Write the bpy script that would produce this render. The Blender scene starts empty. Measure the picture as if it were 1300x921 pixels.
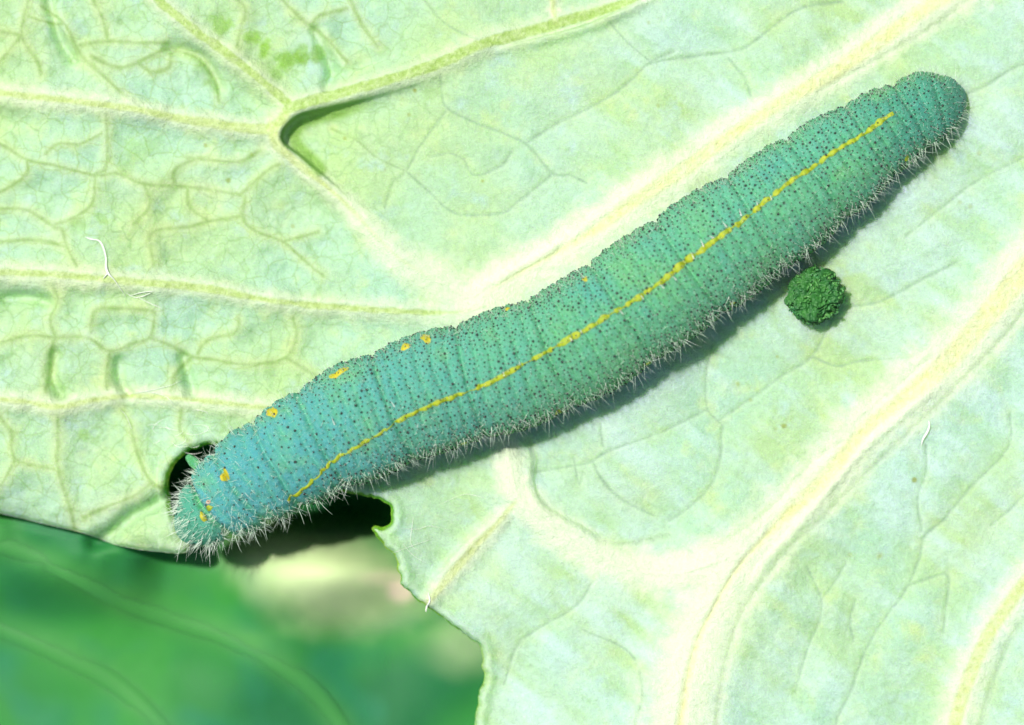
import bpy, math, random
import numpy as np
from mathutils import Vector

random.seed(7)
RNG = np.random.default_rng(11)
SC = bpy.context.scene
COL = SC.collection
R = math.radians

# ------------------------------------------------------------------ camera
CAM_Z = 40.0            # one unit is about 2.3 mm of leaf
cam_d = bpy.data.cameras.new('camera')
cam = bpy.data.objects.new('camera', cam_d)
COL.objects.link(cam)
cam.location = (0, 0, CAM_Z)
cam_d.sensor_width = 36
cam_d.lens = 36 * CAM_Z / 13.0
cam_d.clip_start = 0.5
cam_d.clip_end = 400
cam_d.dof.use_dof = True
cam_d.dof.focus_distance = CAM_Z - 0.45
cam_d.dof.aperture_fstop = (cam_d.lens / 1000) / 1.5
SC.camera = cam

# ------------------------------------------------------------------ light
SUN_EL = R(63)
SUN_DIR = Vector((-0.80, 0.60, 0)).normalized()        # horizontal direction towards the sun
w = bpy.data.worlds.new('World'); SC.world = w; w.use_nodes = True
nt = w.node_tree
sky = nt.nodes.new('ShaderNodeTexSky'); sky.sky_type = 'NISHITA'; sky.sun_disc = False
sky.sun_elevation = SUN_EL
sky.sun_rotation = math.atan2(SUN_DIR.x, SUN_DIR.y)
nt.links.new(sky.outputs[0], nt.nodes['Background'].inputs[0])
nt.nodes['Background'].inputs[1].default_value = 0.065
sky.dust_density = 2.0
sd = bpy.data.lights.new('sun', 'SUN'); sd.energy = 4.3; sd.angle = R(3.5); sd.color = (1.0, 0.965, 0.90)
sun = bpy.data.objects.new('sun', sd); COL.objects.link(sun)
d = Vector((SUN_DIR.x * math.cos(SUN_EL), SUN_DIR.y * math.cos(SUN_EL), math.sin(SUN_EL)))
sun.rotation_euler = d.to_track_quat('Z', 'Y').to_euler()
sun.location = d * 30
vs = SC.view_settings
vs.view_transform = 'Standard'; vs.look = 'None'; vs.gamma = 1; vs.use_curve_mapping = False
vs.exposure = 0.20
SC.cycles.max_bounces = 8
SC.cycles.diffuse_bounces = 5

# ------------------------------------------------------------------ maths helpers
def wx(px): return (px - 650.0) / 100.0
def wy(py): return (460.5 - py) / 100.0

def catmull(P, step=4.0):
    """smooth a polyline (n,k) and resample it at an even step measured in its first two columns"""
    P = np.array(P, float)
    if len(P) < 3:
        Q = P
        dense = np.array([P[0] + (P[-1] - P[0]) * t for t in np.linspace(0, 1, 40)])
    else:
        Q = np.vstack([2 * P[0] - P[1], P, 2 * P[-1] - P[-2]])
        out = []
        for i in range(1, len(Q) - 2):
            p0, p1, p2, p3 = Q[i - 1], Q[i], Q[i + 1], Q[i + 2]
            for t in np.linspace(0, 1, 24, endpoint=False):
                out.append(0.5 * (2 * p1 + (p2 - p0) * t + (2 * p0 - 5 * p1 + 4 * p2 - p3) * t * t + (3 * p1 - p0 - 3 * p2 + p3) * t ** 3))
        out.append(Q[-2])
        dense = np.array(out)
    L = np.concatenate([[0], np.cumsum(np.hypot(*np.diff(dense[:, :2], axis=0).T))])
    n = max(2, int(L[-1] / step) + 1)
    s = np.linspace(0, L[-1], n)
    return np.stack([np.interp(s, L, dense[:, k]) for k in range(dense.shape[1])], 1)

def vnoise(x, y, scale, seed):
    """smooth value noise, about -1..1, feature size = scale (in the units of x and y)"""
    g = np.random.default_rng(seed).uniform(-1, 1, (512, 512))
    u = np.asarray(x) / scale + 137.3; v = np.asarray(y) / scale + 91.7
    i = np.floor(u).astype(int); j = np.floor(v).astype(int)
    fu = u - i; fv = v - j
    fu = fu * fu * fu * (fu * (fu * 6 - 15) + 10); fv = fv * fv * fv * (fv * (fv * 6 - 15) + 10)
    a = g[i % 512, j % 512]; b = g[(i + 1) % 512, j % 512]; c = g[i % 512, (j + 1) % 512]; e = g[(i + 1) % 512, (j + 1) % 512]
    return (a * (1 - fu) + b * fu) * (1 - fv) + (c * (1 - fu) + e * fu) * fv

def fbm(x, y, scale, seed, o=3):
    r = 0; a = 1; t = 0
    for k in range(o):
        r = r + a * vnoise(x, y, scale / 2 ** k, seed + k); t += a; a *= 0.5
    return r / t

def sstep(a, b, x):
    t = np.clip((x - a) / (b - a), 0, 1)
    return t * t * (3 - 2 * t)

# ------------------------------------------------------------------ object helpers
def link(o, parent=None):
    COL.objects.link(o)
    if parent is not None: o.parent = parent
    return o

def mesh_np(name, V, F, mat, parent=None, attrs=None, smooth=True):
    """one mesh object from numpy arrays; F is (n,3) or (n,4)"""
    me = bpy.data.meshes.new(name)
    V = np.asarray(V, np.float32); F = np.asarray(F, np.int32)
    k = F.shape[1]
    me.vertices.add(len(V)); me.vertices.foreach_set('co', V.ravel())
    me.loops.add(F.size); me.loops.foreach_set('vertex_index', F.ravel())
    me.polygons.add(len(F)); me.polygons.foreach_set('loop_start', np.arange(0, F.size, k, dtype=np.int32))
    me.polygons.foreach_set('loop_total', np.full(len(F), k, np.int32))
    if smooth: me.polygons.foreach_set('use_smooth', np.ones(len(F), bool))
    me.update(calc_edges=True)
    for an, av in (attrs or {}).items():
        a = me.attributes.new(an, 'FLOAT', 'POINT')
        a.data.foreach_set('value', np.asarray(av, np.float32).ravel())
    me.materials.append(mat)
    return link(bpy.data.objects.new(name, me), parent)

def tag(o, label=None, cat=None, group=None, kind=None):
    for k, v in (('label', label), ('category', cat), ('group', group), ('kind', kind)):
        if v: o[k] = v
    return o

def empty(name, loc):
    o = bpy.data.objects.new(name, None); o.location = loc; o.empty_display_size = 0.2
    return link(o)

def gridfaces(nu, nv, wrap_v=False):
    i = np.arange(nu - 1)[:, None]; j = np.arange(nv if wrap_v else nv - 1)[None, :]
    a = i * nv + j; b = i * nv + (j + 1) % nv; c = (i + 1) * nv + (j + 1) % nv; e = (i + 1) * nv + j
    return np.stack([a, e, c, b], -1).reshape(-1, 4)

# ------------------------------------------------------------------ material helpers
class NT:
    def __init__(s, name):
        s.m = bpy.data.materials.new(name); s.m.use_nodes = True
        s.t = s.m.node_tree; s.b = s.t.nodes['Principled BSDF']
    def n(s, typ, **kw):
        nd = s.t.nodes.new(typ)
        for k, v in kw.items(): setattr(nd, k, v)
        return nd
    def l(s, a, b): s.t.links.new(a, b)
    def attr(s, name):
        return s.n('ShaderNodeAttribute', attribute_name=name).outputs['Fac']
    def noise(s, scale, detail=3, rough=.5, vec=None):
        nd = s.n('ShaderNodeTexNoise'); nd.inputs['Scale'].default_value = scale
        nd.inputs['Detail'].default_value = detail; nd.inputs['Roughness'].default_value = rough
        s.l(vec or s.obj(), nd.inputs['Vector']); return nd.outputs['Fac']
    def obj(s):
        if not hasattr(s, '_o'): s._o = s.n('ShaderNodeTexCoord').outputs['Object']
        return s._o
    def ramp(s, fac, stops):
        nd = s.n('ShaderNodeValToRGB'); cr = nd.color_ramp
        while len(cr.elements) < len(stops): cr.elements.new(0.5)
        for e, (p, c) in zip(cr.elements, stops):
            e.position = p; e.color = (c if hasattr(c, '__len__') else (c, c, c)) + ((1,) if hasattr(c, '__len__') else ()) if hasattr(c, '__len__') else (c, c, c, 1)
        s.l(fac, nd.inputs['Fac']); return nd.outputs['Color']
    def mix(s, fac, a, b, mode='MIX'):
        nd = s.n('ShaderNodeMix', data_type='RGBA', blend_type=mode)
        for sock, v in ((nd.inputs[0], fac), (nd.inputs[6], a), (nd.inputs[7], b)):
            if isinstance(v, (int, float)): sock.default_value = v
            elif isinstance(v, tuple): sock.default_value = v + (1,)
            else: s.l(v, sock)
        return nd.outputs[2]
    def math(s, op, a, b=None, c=None, clamp=False):
        nd = s.n('ShaderNodeMath', operation=op); nd.use_clamp = clamp
        for i, v in enumerate((a, b, c)):
            if v is None: continue
            if isinstance(v, (int, float)): nd.inputs[i].default_value = v
            else: s.l(v, nd.inputs[i])
        return nd.outputs[0]
    def bump(s, h, dist, strength=1.0, normal=None):
        nd = s.n('ShaderNodeBump'); nd.inputs['Distance'].default_value = dist; nd.inputs['Strength'].default_value = strength
        s.l(h, nd.inputs['Height'])
        if normal: s.l(normal, nd.inputs['Normal'])
        return nd.outputs['Normal']
    def sss(s, weight, radius, scale):
        s.b.subsurface_method = 'BURLEY'
        s.b.inputs['Subsurface Weight'].default_value = weight
        s.b.inputs['Subsurface Radius'].default_value = radius
        s.b.inputs['Subsurface Scale'].default_value = scale
    def set(s, **kw):
        for k, v in kw.items():
            sock = s.b.inputs[k.replace('_', ' ')]
            if isinstance(v, (int, float)): sock.default_value = v
            elif isinstance(v, tuple): sock.default_value = v + (1,)
            else: s.l(v, sock)

# --- upper leaf
def leaf_material(name, sc):
    t = NT(name)
    big = t.noise(0.55, 3, .55); mid = t.noise(2.2, 4, .6); fine = t.noise(14, 4, .65); grain = t.noise(55, 2, .7)
    c = t.mix(t.ramp(big, [(.36, 0.0), (.64, 1.0)]), (0.450, 0.670, 0.290), (0.415, 0.690, 0.475))
    c = t.mix(t.ramp(mid, [(.52, 0.0), (.72, .75)]), c, (0.56, 0.74, 0.30))
    c = t.mix(t.ramp(mid, [(.28, .8), (.45, 0.0)]), c, (0.45, 0.69, 0.60))
    # net of the finest veinlets
    vo = t.n('ShaderNodeTexVoronoi', feature='DISTANCE_TO_EDGE'); vo.inputs['Scale'].default_value = 4.2
    wv = t.n('ShaderNodeMix', data_type='VECTOR'); wv.inputs[0].default_value = .16
    nz = t.n('ShaderNodeTexNoise'); nz.inputs['Scale'].default_value = 3.5; t.l(t.obj(), nz.inputs['Vector'])
    t.l(t.obj(), wv.inputs[4]); t.l(nz.outputs['Color'], wv.inputs[5]); t.l(wv.outputs[1], vo.inputs['Vector'])
    net = t.ramp(vo.outputs['Distance'], [(0.0, 1.0), (.05, 0.0)])
    netm = t.math('MULTIPLY', net, t.math('MULTIPLY_ADD', t.attr('left'), .55, .22))
    c = t.mix(netm, c, (0.32, 0.54, 0.22))
    c = t.mix(t.attr('bloom'), c, (0.57, 0.80, 0.74))
    c = t.mix(t.math('MULTIPLY', t.attr('halo'), .50), c, (0.63, 0.74, 0.30))
    line = t.mix(t.attr('left'), (0.25, 0.42, 0.27), (0.24, 0.42, 0.11))
    c = t.mix(t.math('MULTIPLY', t.attr('minor'), .84), c, line)
    c = t.mix(t.attr('flank'), c, (0.78, 0.90, 0.62))
    core = t.mix(t.attr('pale'), (0.36, 0.57, 0.11), (0.76, 0.80, 0.36))
    core = t.mix(t.ramp(fine, [(.40, 0.0), (.66, .35)]), core, (0.80, 0.88, 0.60))
    c = t.mix(t.attr('core'), c, core)
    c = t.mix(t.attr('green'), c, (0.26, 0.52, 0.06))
    c = t.mix(t.math('MULTIPLY', t.attr('speck'), .85), c, (0.30, 0.38, 0.05))
    g = t.math('MULTIPLY_ADD', fine, .40, .80)
    g2 = t.math('MULTIPLY_ADD', grain, .45, .78)
    gg = t.math('MULTIPLY', g, g2)
    gc = t.n('ShaderNodeCombineColor'); [t.l(gg, gc.inputs[i]) for i in range(3)]
    c = t.mix(1.0, c, gc.outputs[0], 'MULTIPLY')
    c = t.mix(t.ramp(grain, [(.66, 0.0), (.74, .55)]), c, (0.86, 0.93, 0.84))
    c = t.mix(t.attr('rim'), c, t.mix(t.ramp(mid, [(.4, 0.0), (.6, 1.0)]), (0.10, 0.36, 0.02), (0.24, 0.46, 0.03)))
    t.set(Base_Color=c, Roughness=t.math('MULTIPLY_ADD', fine, .35, .34), Specular_IOR_Level=.42)
    t.sss(1.0, (0.50, 1.0, 0.16), sc)
    t.set(Subsurface_Weight=t.math('MULTIPLY_ADD', t.attr('dense'), -.6, .75, clamp=True))
    h = t.math('ADD', t.math('MULTIPLY', fine, 1.0), t.math('MULTIPLY', grain, .55))
    t.set(Normal=t.bump(h, .035, .8))
    # thin leaf: some light comes through from the other side
    tr = t.n('ShaderNodeBsdfTranslucent'); t.l(t.mix(1.0, c, (0.55, 0.95, 0.20), 'MULTIPLY'), tr.inputs['Color'])
    ms = t.n('ShaderNodeMixShader'); ms.inputs[0].default_value = .12
    t.l(t.b.outputs[0], ms.inputs[1]); t.l(tr.outputs[0], ms.inputs[2])
    t.l(ms.outputs[0], t.t.nodes['Material Output'].inputs['Surface'])
    return t.m

def low_leaf_material():
    t = NT('lower_leaf_surface')
    a = t.noise(.5, 1, .4); b = t.noise(1.1, 1, .4)
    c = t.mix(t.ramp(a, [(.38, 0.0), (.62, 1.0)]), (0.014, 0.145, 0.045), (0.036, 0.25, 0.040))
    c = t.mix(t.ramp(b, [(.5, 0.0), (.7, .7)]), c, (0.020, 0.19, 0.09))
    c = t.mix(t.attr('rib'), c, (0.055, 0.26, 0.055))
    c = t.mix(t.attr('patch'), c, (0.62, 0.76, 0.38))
    c = t.mix(t.attr('highlight'), c, (0.85, 0.72, 0.52))
    t.set(Base_Color=c, Roughness=.6, Specular_IOR_Level=.2)
    t.sss(.4, (0.4, 1.0, 0.2), .15)
    return t.m

def skin_material():
    t = NT('caterpillar_skin')
    a = t.noise(1.6, 4, .6); f = t.noise(16, 4, .7); g = t.noise(60, 2, .7)
    # surface colours: blue-green towards the head and, as skylight, on the upper left, green towards the middle, teal at the rear
    c = t.mix(t.attr('headward_sky'), (0.118, 0.465, 0.235), (0.075, 0.390, 0.430))
    c = t.mix(t.attr('rear'), c, (0.038, 0.280, 0.190))
    c = t.mix(t.ramp(a, [(.50, 0.0), (.70, .65)]), c, (0.065, 0.38, 0.35))
    c = t.mix(t.ramp(a, [(.32, .6), (.46, 0.0)]), c, (0.17, 0.50, 0.17))
    c = t.mix(t.attr('furrow'), c, (0.12, 0.46, 0.17))
    c = t.mix(t.attr('green_shade'), c, (0.07, 0.38, 0.06))
    c = t.mix(t.ramp(f, [(.35, .5), (.5, 0.0)]), c, (0.09, 0.40, 0.26))
    c = t.mix(t.ramp(g, [(.55, 0.0), (.68, .6)]), c, (0.40, 0.68, 0.58))
    t.set(Base_Color=c, Roughness=.46, Specular_IOR_Level=.5)
    t.sss(.7, (0.4, 1.0, 0.6), .10)
    t.set(Normal=t.bump(t.math('ADD', f, t.math('MULTIPLY', g, .7)), .045, .9))
    return t.m

def simple(name, col, rough=.5, col2=None, scale=20, sss=None, spec=.5, bump=None):
    t = NT(name)
    c = t.mix(t.ramp(t.noise(scale, 3, .6), [(.35, 0.0), (.65, 1.0)]), col, col2 or tuple(x * .7 for x in col))
    t.set(Base_Color=c, Roughness=rough, Specular_IOR_Level=spec)
    if sss: t.sss(*sss)
    if bump: t.set(Normal=t.bump(t.noise(scale * 1.5, 3, .6), bump, .8))
    return t.m

M_LEAF = leaf_material('cabbage_leaf_surface', .26)
M_VEIN = leaf_material('cabbage_leaf_rib', .05)
M_LOW = low_leaf_material()
M_SKIN = skin_material()
M_YEL = simple('yellow_marking', (0.42, 0.47, 0.012), .5, (0.28, 0.42, 0.02), 26, bump=.02)
M_ORANGE = simple('yellow_spot', (0.60, 0.50, 0.01), .5, (0.40, 0.42, 0.03), 26, bump=.02)
M_DOT = simple('dark_wart', (0.010, 0.020, 0.022), .35, (0.022, 0.030, 0.020), 12)
M_BROWN = simple('brown_wart', (0.05, 0.075, 0.04), .4, (0.02, 0.05, 0.035), 12)
M_HAIR = simple('pale_hair', (0.86, 0.93, 0.85), .3, (0.60, 0.80, 0.58), 30, spec=.8)
M_SILK = simple('silk', (0.88, 0.90, 0.84), .3, (0.80, 0.86, 0.76), 8, spec=.8)
M_FRASS = simple('frass', (0.014, 0.12, 0.022), .6, (0.035, 0.20, 0.025), 9, spec=.6, bump=.05)
M_FRASS2 = simple('frass_crumb', (0.030, 0.20, 0.055), .5, (0.10, 0.32, 0.06), 9, spec=.7, bump=.04)

# ------------------------------------------------------------------ the upper leaf, drawn as veins in leaf coordinates (hundredths of a unit)
# main veins: points (x, y, core half width, flank half width), then core tone (0 green, 1 pale yellow), rise, groove
MAIN = [
 ([(900,-60,5,13),(806,-2,5,12),(759,15,6,12),(694,34,6.5,13),(617,56,6.5,14),(562,80,6.5,13),(485,105,6,12),(440,117,6,12),(399,128,6.5,12),(365,140,6,13)], 0.0, .20, .05),
 ([(165,-60,4,9),(200,-2,4.5,10),(217,14,5,10),(250,41,5.5,10),(288,68,5,10),(338,108,4.5,9),(365,131,5,10)], .05, .13, .03),
 ([(-210,90,5,15),(-80,108,5,15),(0,118,4,14),(102,130,4,13),(169,139,4,11),(237,152,5,11),(305,162,6,11),(345,163,7,13),(362,148,7,13)], .30, .14, .02),
 ([(345,160,7,12),(352,182,7,12),(372,203,5,11),(406,230,3,11),(440,260,2,13),(478,300,1.5,17),(512,332,1.5,22),(562,360,1,27),(603,382,1,30)], .45, .17, .02),
 ([(-210,330,4,14),(-90,340,4,14),(0,346,4,14),(68,349,3.5,13),(135,355,4,12),(203,361,4.5,11),(271,368,4.5,11),(338,381,3,11),(400,388,3.5,11),(440,391,3.5,12),(485,394,3,13),(540,397,2.5,15),(586,396,1.5,20),(625,385,1,26)], .18, .13, .03),
 ([(-210,480,3,12),(-90,498,3,12),(0,507,3,11),(34,510,3,11),(74,517,3.5,10),(118,508,3,10),(169,503,3,10),(237,507,3,11),(305,514,3,12),(350,520,3,12),(420,535,3,12)], .35, .11, .015),
 ([(1450,-150,11,40),(1330,-80,11,36),(1200,-4,9,27),(1165,18,9,25),(1069,85,10,24),(992,131,8,22),(927,173,8,24),(869,215,9,27),(800,260,8,30),(760,290,6,30),(705,322,3,30),(650,352,2,32),(603,382,1,34)], 1.0, .20, .03),
 ([(1500,150,14,40),(1400,240,15,40),(1300,344,15,36),(1249,405,14,36),(1198,462,13,36),(1131,518,8,34),(1097,545,8,32),(1046,608,9,32),(1005,647,8,34),(972,681,4,38),(935,722,3,42),(904,775,3,42),(880,830,4,44),(862,921,5,46),(850,1020,6,48),(848,1130,6,48)], 1.0, .24, .05),
 ([(632,520,1,16),(642,560,1,16),(648,592,1,18),(657,627,1,19),(688,659,1,20),(721,685,1,22),(772,714,1,24),(840,729,1,28),(880,722,1,30),(930,705,1,30)], .8, .19, .0),
 ([(655,636,2,10),(628,668,3,11),(603,694,5,12),(575,727,5,11),(556,750,4,9),(541,768,3,7)], .55, .12, .02),
 ([(1400,620,8,22),(1300,742,8,20),(1266,789,8,20),(1242,832,8,20),(1212,921,8,22),(1180,1130,8,24)], .6, .16, .04),
 ([(650,-60,2,7),(697,-8,3,8),(702,12,3,8),(706,30,2,8)], .5, .06, .0),
]
SIDE_LINES = [  # green-yellow lines running beside the thick veins
 [(1260,-20),(1231,0),(1180,38),(1130,67),(1085,92),(1040,118)], [(1330,350),(1280,422),(1232,473),(1181,524),(1124,576),(1070,633),(1005,694),(972,735),(945,775),(925,830),(910,921),(905,1100)],
 [(671,559),(677,583),(674,617),(694,647),(738,671),(772,690),(810,690),(850,680)], [(1320,770),(1290,800),(1270,840),(1240,930)],
 [(1070,560),(1030,590),(985,640),(950,668),(900,700)], [(1180,455),(1130,500),(1085,540)],
]
MINOR_L = [
 [(37,-10),(27,44),(47,78),(51,95)], [(51,7),(81,30),(101,68),(125,91),(159,122),(176,134)], [(101,57),(135,52),(169,54),(210,54)],
 [(115,-5),(128,20),(135,47)], [(210,61),(169,81),(145,85),(115,71)], [(217,61),(250,74),(271,101),(277,128)], [(176,81),(193,91),(213,85),(216,68)],
 [(298,-5),(311,13),(305,37),(301,61)], [(440,10),(406,20),(392,30),(365,7),(355,-5)], [(392,30),(416,51),(440,78)], [(444,-2),(457,27),(480,60)],
 [(-40,170),(0,183),(34,203),(68,210),(122,223),(149,220),(183,234),(237,237),(305,247)], [(135,146),(135,210),(122,223),(118,257),(98,274),(68,286)],
 [(34,203),(34,220),(10,237),(-10,248)], [(58,196),(74,183),(102,183),(129,169)], [(-20,260),(0,264),(34,267),(68,288),(78,290),(85,314),(98,338)],
 [(305,247),(338,217),(355,208)], [(311,250),(308,277),(325,294),(359,307),(386,331),(410,350)], [(308,274),(264,281),(237,288),(200,292),(190,304),(196,338)],
 [(359,307),(403,294)], [(71,429),(64,405),(74,382),(68,361)], [(71,429),(112,429),(139,446),(169,436),(190,429),(196,405),(193,395),(152,392),(122,395),(115,422)],
 [(190,429),(217,439),(244,453),(267,456),(315,463),(362,454),(376,426),(372,405)], [(244,453),(223,473),(217,498)], [(250,449),(264,432),(298,422),(303,405)],
 [(139,446),(135,473),(135,497)], [(71,429),(64,449),(61,480),(54,505)], [(71,429),(41,426),(10,432),(-20,445)], [(362,454),(389,470),(405,480)],
 [(73,519),(73,568),(71,583),(78,613),(88,647),(92,672)], [(152,520),(166,541),(166,549),(176,583),(193,613),(213,620)], [(193,613),(169,630),(135,644),(105,657)],
 [(14,549),(20,583),(68,596)], [(20,583),(0,617),(-20,640)], [(14,549),(0,530),(-8,512)], [(230,520),(228,545),(240,560)],
 [(240,200),(300,205),(330,190)], [(220,235),(222,215),(250,200)], [(0,40),(27,44)], [(27,44),(0,75),(-20,90)],
 [(183,234),(190,260),(170,285)], [(237,237),(240,262),(264,281)], [(34,20),(60,28),(81,30)], [(85,314),(50,305),(10,306),(-15,310)],
]
MINOR_R = [
 [(559,98),(566,135),(603,156),(637,169),(671,186),(701,220),(725,223),(745,233)], [(566,142),(535,183),(515,217),(498,233),(488,264)],
 [(515,217),(478,200),(454,179),(420,162)], [(515,217),(545,244),(579,271),(637,271),(657,257),(691,230),(701,220)],
 [(667,183),(704,159),(745,139),(786,115),(823,81),(855,66)], [(772,27),(796,54),(823,77)], [(535,-5),(559,24),(583,41),(610,52)],
 [(589,203),(603,223),(637,210),(650,193)], [(545,200),(570,195),(589,203)], [(800,104),(827,81),(888,71),(942,62),(977,38),(1015,12),(1069,2)],
 [(1215,333),(1165,358),(1117,383),(1077,390),(1063,395),(1050,419),(1031,453),(995,476),(962,500),(914,534)],
 [(1031,453),(1063,465),(1097,458),(1165,454)], [(904,439),(896,480),(899,520),(918,541),(916,549),(914,583),(904,613),(880,640),(850,662)],
 [(899,520),(860,539),(840,549),(772,573),(752,586),(721,593),(681,600)], [(762,539),(765,566)], [(752,586),(765,610),(790,635),(830,655)],
 [(1283,525),(1280,569),(1232,620),(1198,661),(1175,681),(1168,711),(1151,749),(1124,786),(1100,826),(1080,880),(1062,921),(1050,1010)],
 [(1175,566),(1175,600),(1165,634),(1171,674)], [(1320,620),(1300,630),(1280,650),(1259,667)], [(1025,720),(1043,762),(1039,793),(1026,823),(1010,880)],
 [(1153,745),(1180,735),(1205,732),(1202,769),(1198,803)], [(1087,762),(1080,790),(1085,815)], [(755,735),(732,769),(688,796),(657,820),(640,870)],
 [(740,600),(735,615),(728,580)], [(1300,200),(1240,230),(1200,260),(1150,300)], [(925,75),(945,100),(955,130)], [(1226,120),(1250,110),(1290,85),(1340,70)],
 [(700,330),(730,290),(760,265)], [(1043,762),(1060,740),(1075,715)], [(740,800),(800,830),(815,880),(800,940)],
]
BLOTCH = [(281,30,15,.8),(270,24,9,.5),(322,48,13,.9),(338,60,14,.95),(362,77,17,.95),(380,70,14,.9),(402,68,12,.7),(352,94,10,.6),(170,190,20,.35),(190,182,14,.3),(158,210,12,.3),
 (105,553,11,.6),(118,560,9,.4),(128,278,10,.55),(98,285,11,.35),(250,90,10,.35),(262,105,8,.35),(172,20,10,.25),(545,120,12,.2),(795,150,10,.0)]
YBLOT = [(802,147,10,.7),(795,138,7,.6),(820,128,6,.5),(640,135,8,.5),(648,128,6,.4),(730,105,9,.4),(590,85,7,.3),(705,12,7,.9),(420,162,7,.6),(810,90,6,.3),(1150,585,16,.0)]
SPECK = [(527,115,3.5,1),(260,184,3,.8),(289,229,3,.8),(371,287,3,.6),(319,196,3,.6),(613,230,3.2,1),(437,175,2.5,.8),(995,541,3.5,.9),(987,453,3,.7),(937,487,4,.7),(953,508,3,.5),
 (1161,610,3.6,1),(1118,707,7,.7),(1232,262,4,.5),(1219,257,3,.5),(1080,705,3,.4),(823,30,3,.5),(519,146,2.5,.6),(177,229,2.5,.5),(835,135,3,.5),(1243,195,4,.5),(985,545,3,.4),(489,215,2.5,.5)]
EDGE = [(-215,560),(-120,610),(-40,645),(0,655),(50,667),(100,678),(130,690),(170,699),(205,703),(232,702),(237,694),(229,676),(222,660),(216,647),(213,632),(212,618),(215,600),(225,584),
 (240,573),(258,567),(275,566),(310,582),(350,600),(400,617),(444,627),(468,630),(486,636),(497,646),(496,658),(489,668),(474,671),(484,687),(499,704),(505,722),(510,738),(520,752),(535,766),
 (556,781),(583,799),(600,813),(609,827),(613,860),(606,900),(598,960),(590,1040),(592,1140)]
# the leaf is everything above and to the right of this margin

G = 1.6
X0, X1, Y0, Y1 = -210.0, 1490.0, -190.0, 1120.0
NX = int((X1 - X0) / G) + 1; NY = int((Y1 - Y0) / G) + 1
xs = X0 + np.arange(NX) * G; ys = Y0 + np.arange(NY) * G
PX, PY = np.meshgrid(xs, ys, indexing='ij')

def stroke(P, reach, fn):
    """walk a resampled polyline; for the window round each piece call fn(window, distance, signed distance, interpolated columns)"""
    for a, b in zip(P[:-1], P[1:]):
        lo = np.minimum(a[:2], b[:2]) - reach; hi = np.maximum(a[:2], b[:2]) + reach
        i0 = max(0, int((lo[0] - X0) / G)); i1 = min(NX, int((hi[0] - X0) / G) + 2)
        j0 = max(0, int((lo[1] - Y0) / G)); j1 = min(NY, int((hi[1] - Y0) / G) + 2)
        if i0 >= i1 or j0 >= j1: continue
        w_ = (slice(i0, i1), slice(j0, j1))
        x = PX[w_]; y = PY[w_]
        dx, dy = b[0] - a[0], b[1] - a[1]; L2 = dx * dx + dy * dy + 1e-9
        t = np.clip(((x - a[0]) * dx + (y - a[1]) * dy) / L2, 0, 1)
        ex = x - a[0] - t * dx; ey = y - a[1] - t * dy
        dd = np.hypot(ex, ey)
        sg = np.sign(dx * ey - dy * ex)
        fn(w_, dd, dd * sg, a, b, t)

def dist_field(polys, reach):
    D = np.full((NX, NY), 1e3)
    def f(w_, dd, sd_, a, b, t): D[w_] = np.minimum(D[w_], dd)
    for p in polys: stroke(catmull(p, 5), reach, f)
    return D

wob = fbm(PX, PY, 14, 3, 3)
wob2 = fbm(PX, PY, 6, 9, 2)
Z = np.zeros((NX, NY))
core = np.zeros_like(Z); flank = np.zeros_like(Z); pale = np.zeros_like(Z); pw = np.zeros_like(Z) + 1e-6
dmain = np.full((NX, NY), 1e3); dense = np.zeros_like(Z)
rise = np.zeros_like(Z); groove = np.zeros_like(Z)
MP = []
for pts, tone, hh, gr in MAIN:
    P = catmull(pts, 5); MP.append(P)
    D = np.full((NX, NY), 1e3); WC = np.ones_like(D); WF = np.full_like(D, 10.)
    def f(w_, dd, sd_, a, b, t):
        m = dd < D[w_]
        D[w_] = np.where(m, dd, D[w_])
        WC[w_] = np.where(m, a[2] + (b[2] - a[2]) * t, WC[w_]); WF[w_] = np.where(m, a[3] + (b[3] - a[3]) * t, WF[w_])
    stroke(P, 95, f)
    dn = D + wob * 1.6 + wob2 * 1.0
    dn2 = D + wob * WF * .42 + wob2 * 3.0
    c_ = sstep(WC + 2.2 + tone * 2, WC - 1.2 - tone * 3, dn) * sstep(.8, 2.4, WC) * (.95 - .2 * tone) * (1 + (.5 * wob2 + .3 * wob) * tone)
    f_ = sstep(WF * 1.75, WF * .25, dn2) * 1.0
    pale = pale + tone * c_; pw = pw + c_
    core = np.maximum(core, c_); flank = np.maximum(flank, f_ * (.45 + .5 * min(1, tone + .1)))
    hh = hh * (.60 - .12 * tone); gr = gr * .5
    rise = np.maximum(rise, hh * np.exp(-(D / (WF * 1.3)) ** 2) * sstep(90, 60, D))
    groove = np.maximum(groove, gr * np.exp(-(D / (WC * .9 + .5)) ** 2) * sstep(.8, 2.4, WC))
    dense = np.maximum(dense, sstep(WC + 24, WC + 5, D))
    dmain = np.minimum(dmain, np.maximum(D - WF * .6, 0))
pale = pale / pw

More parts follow.
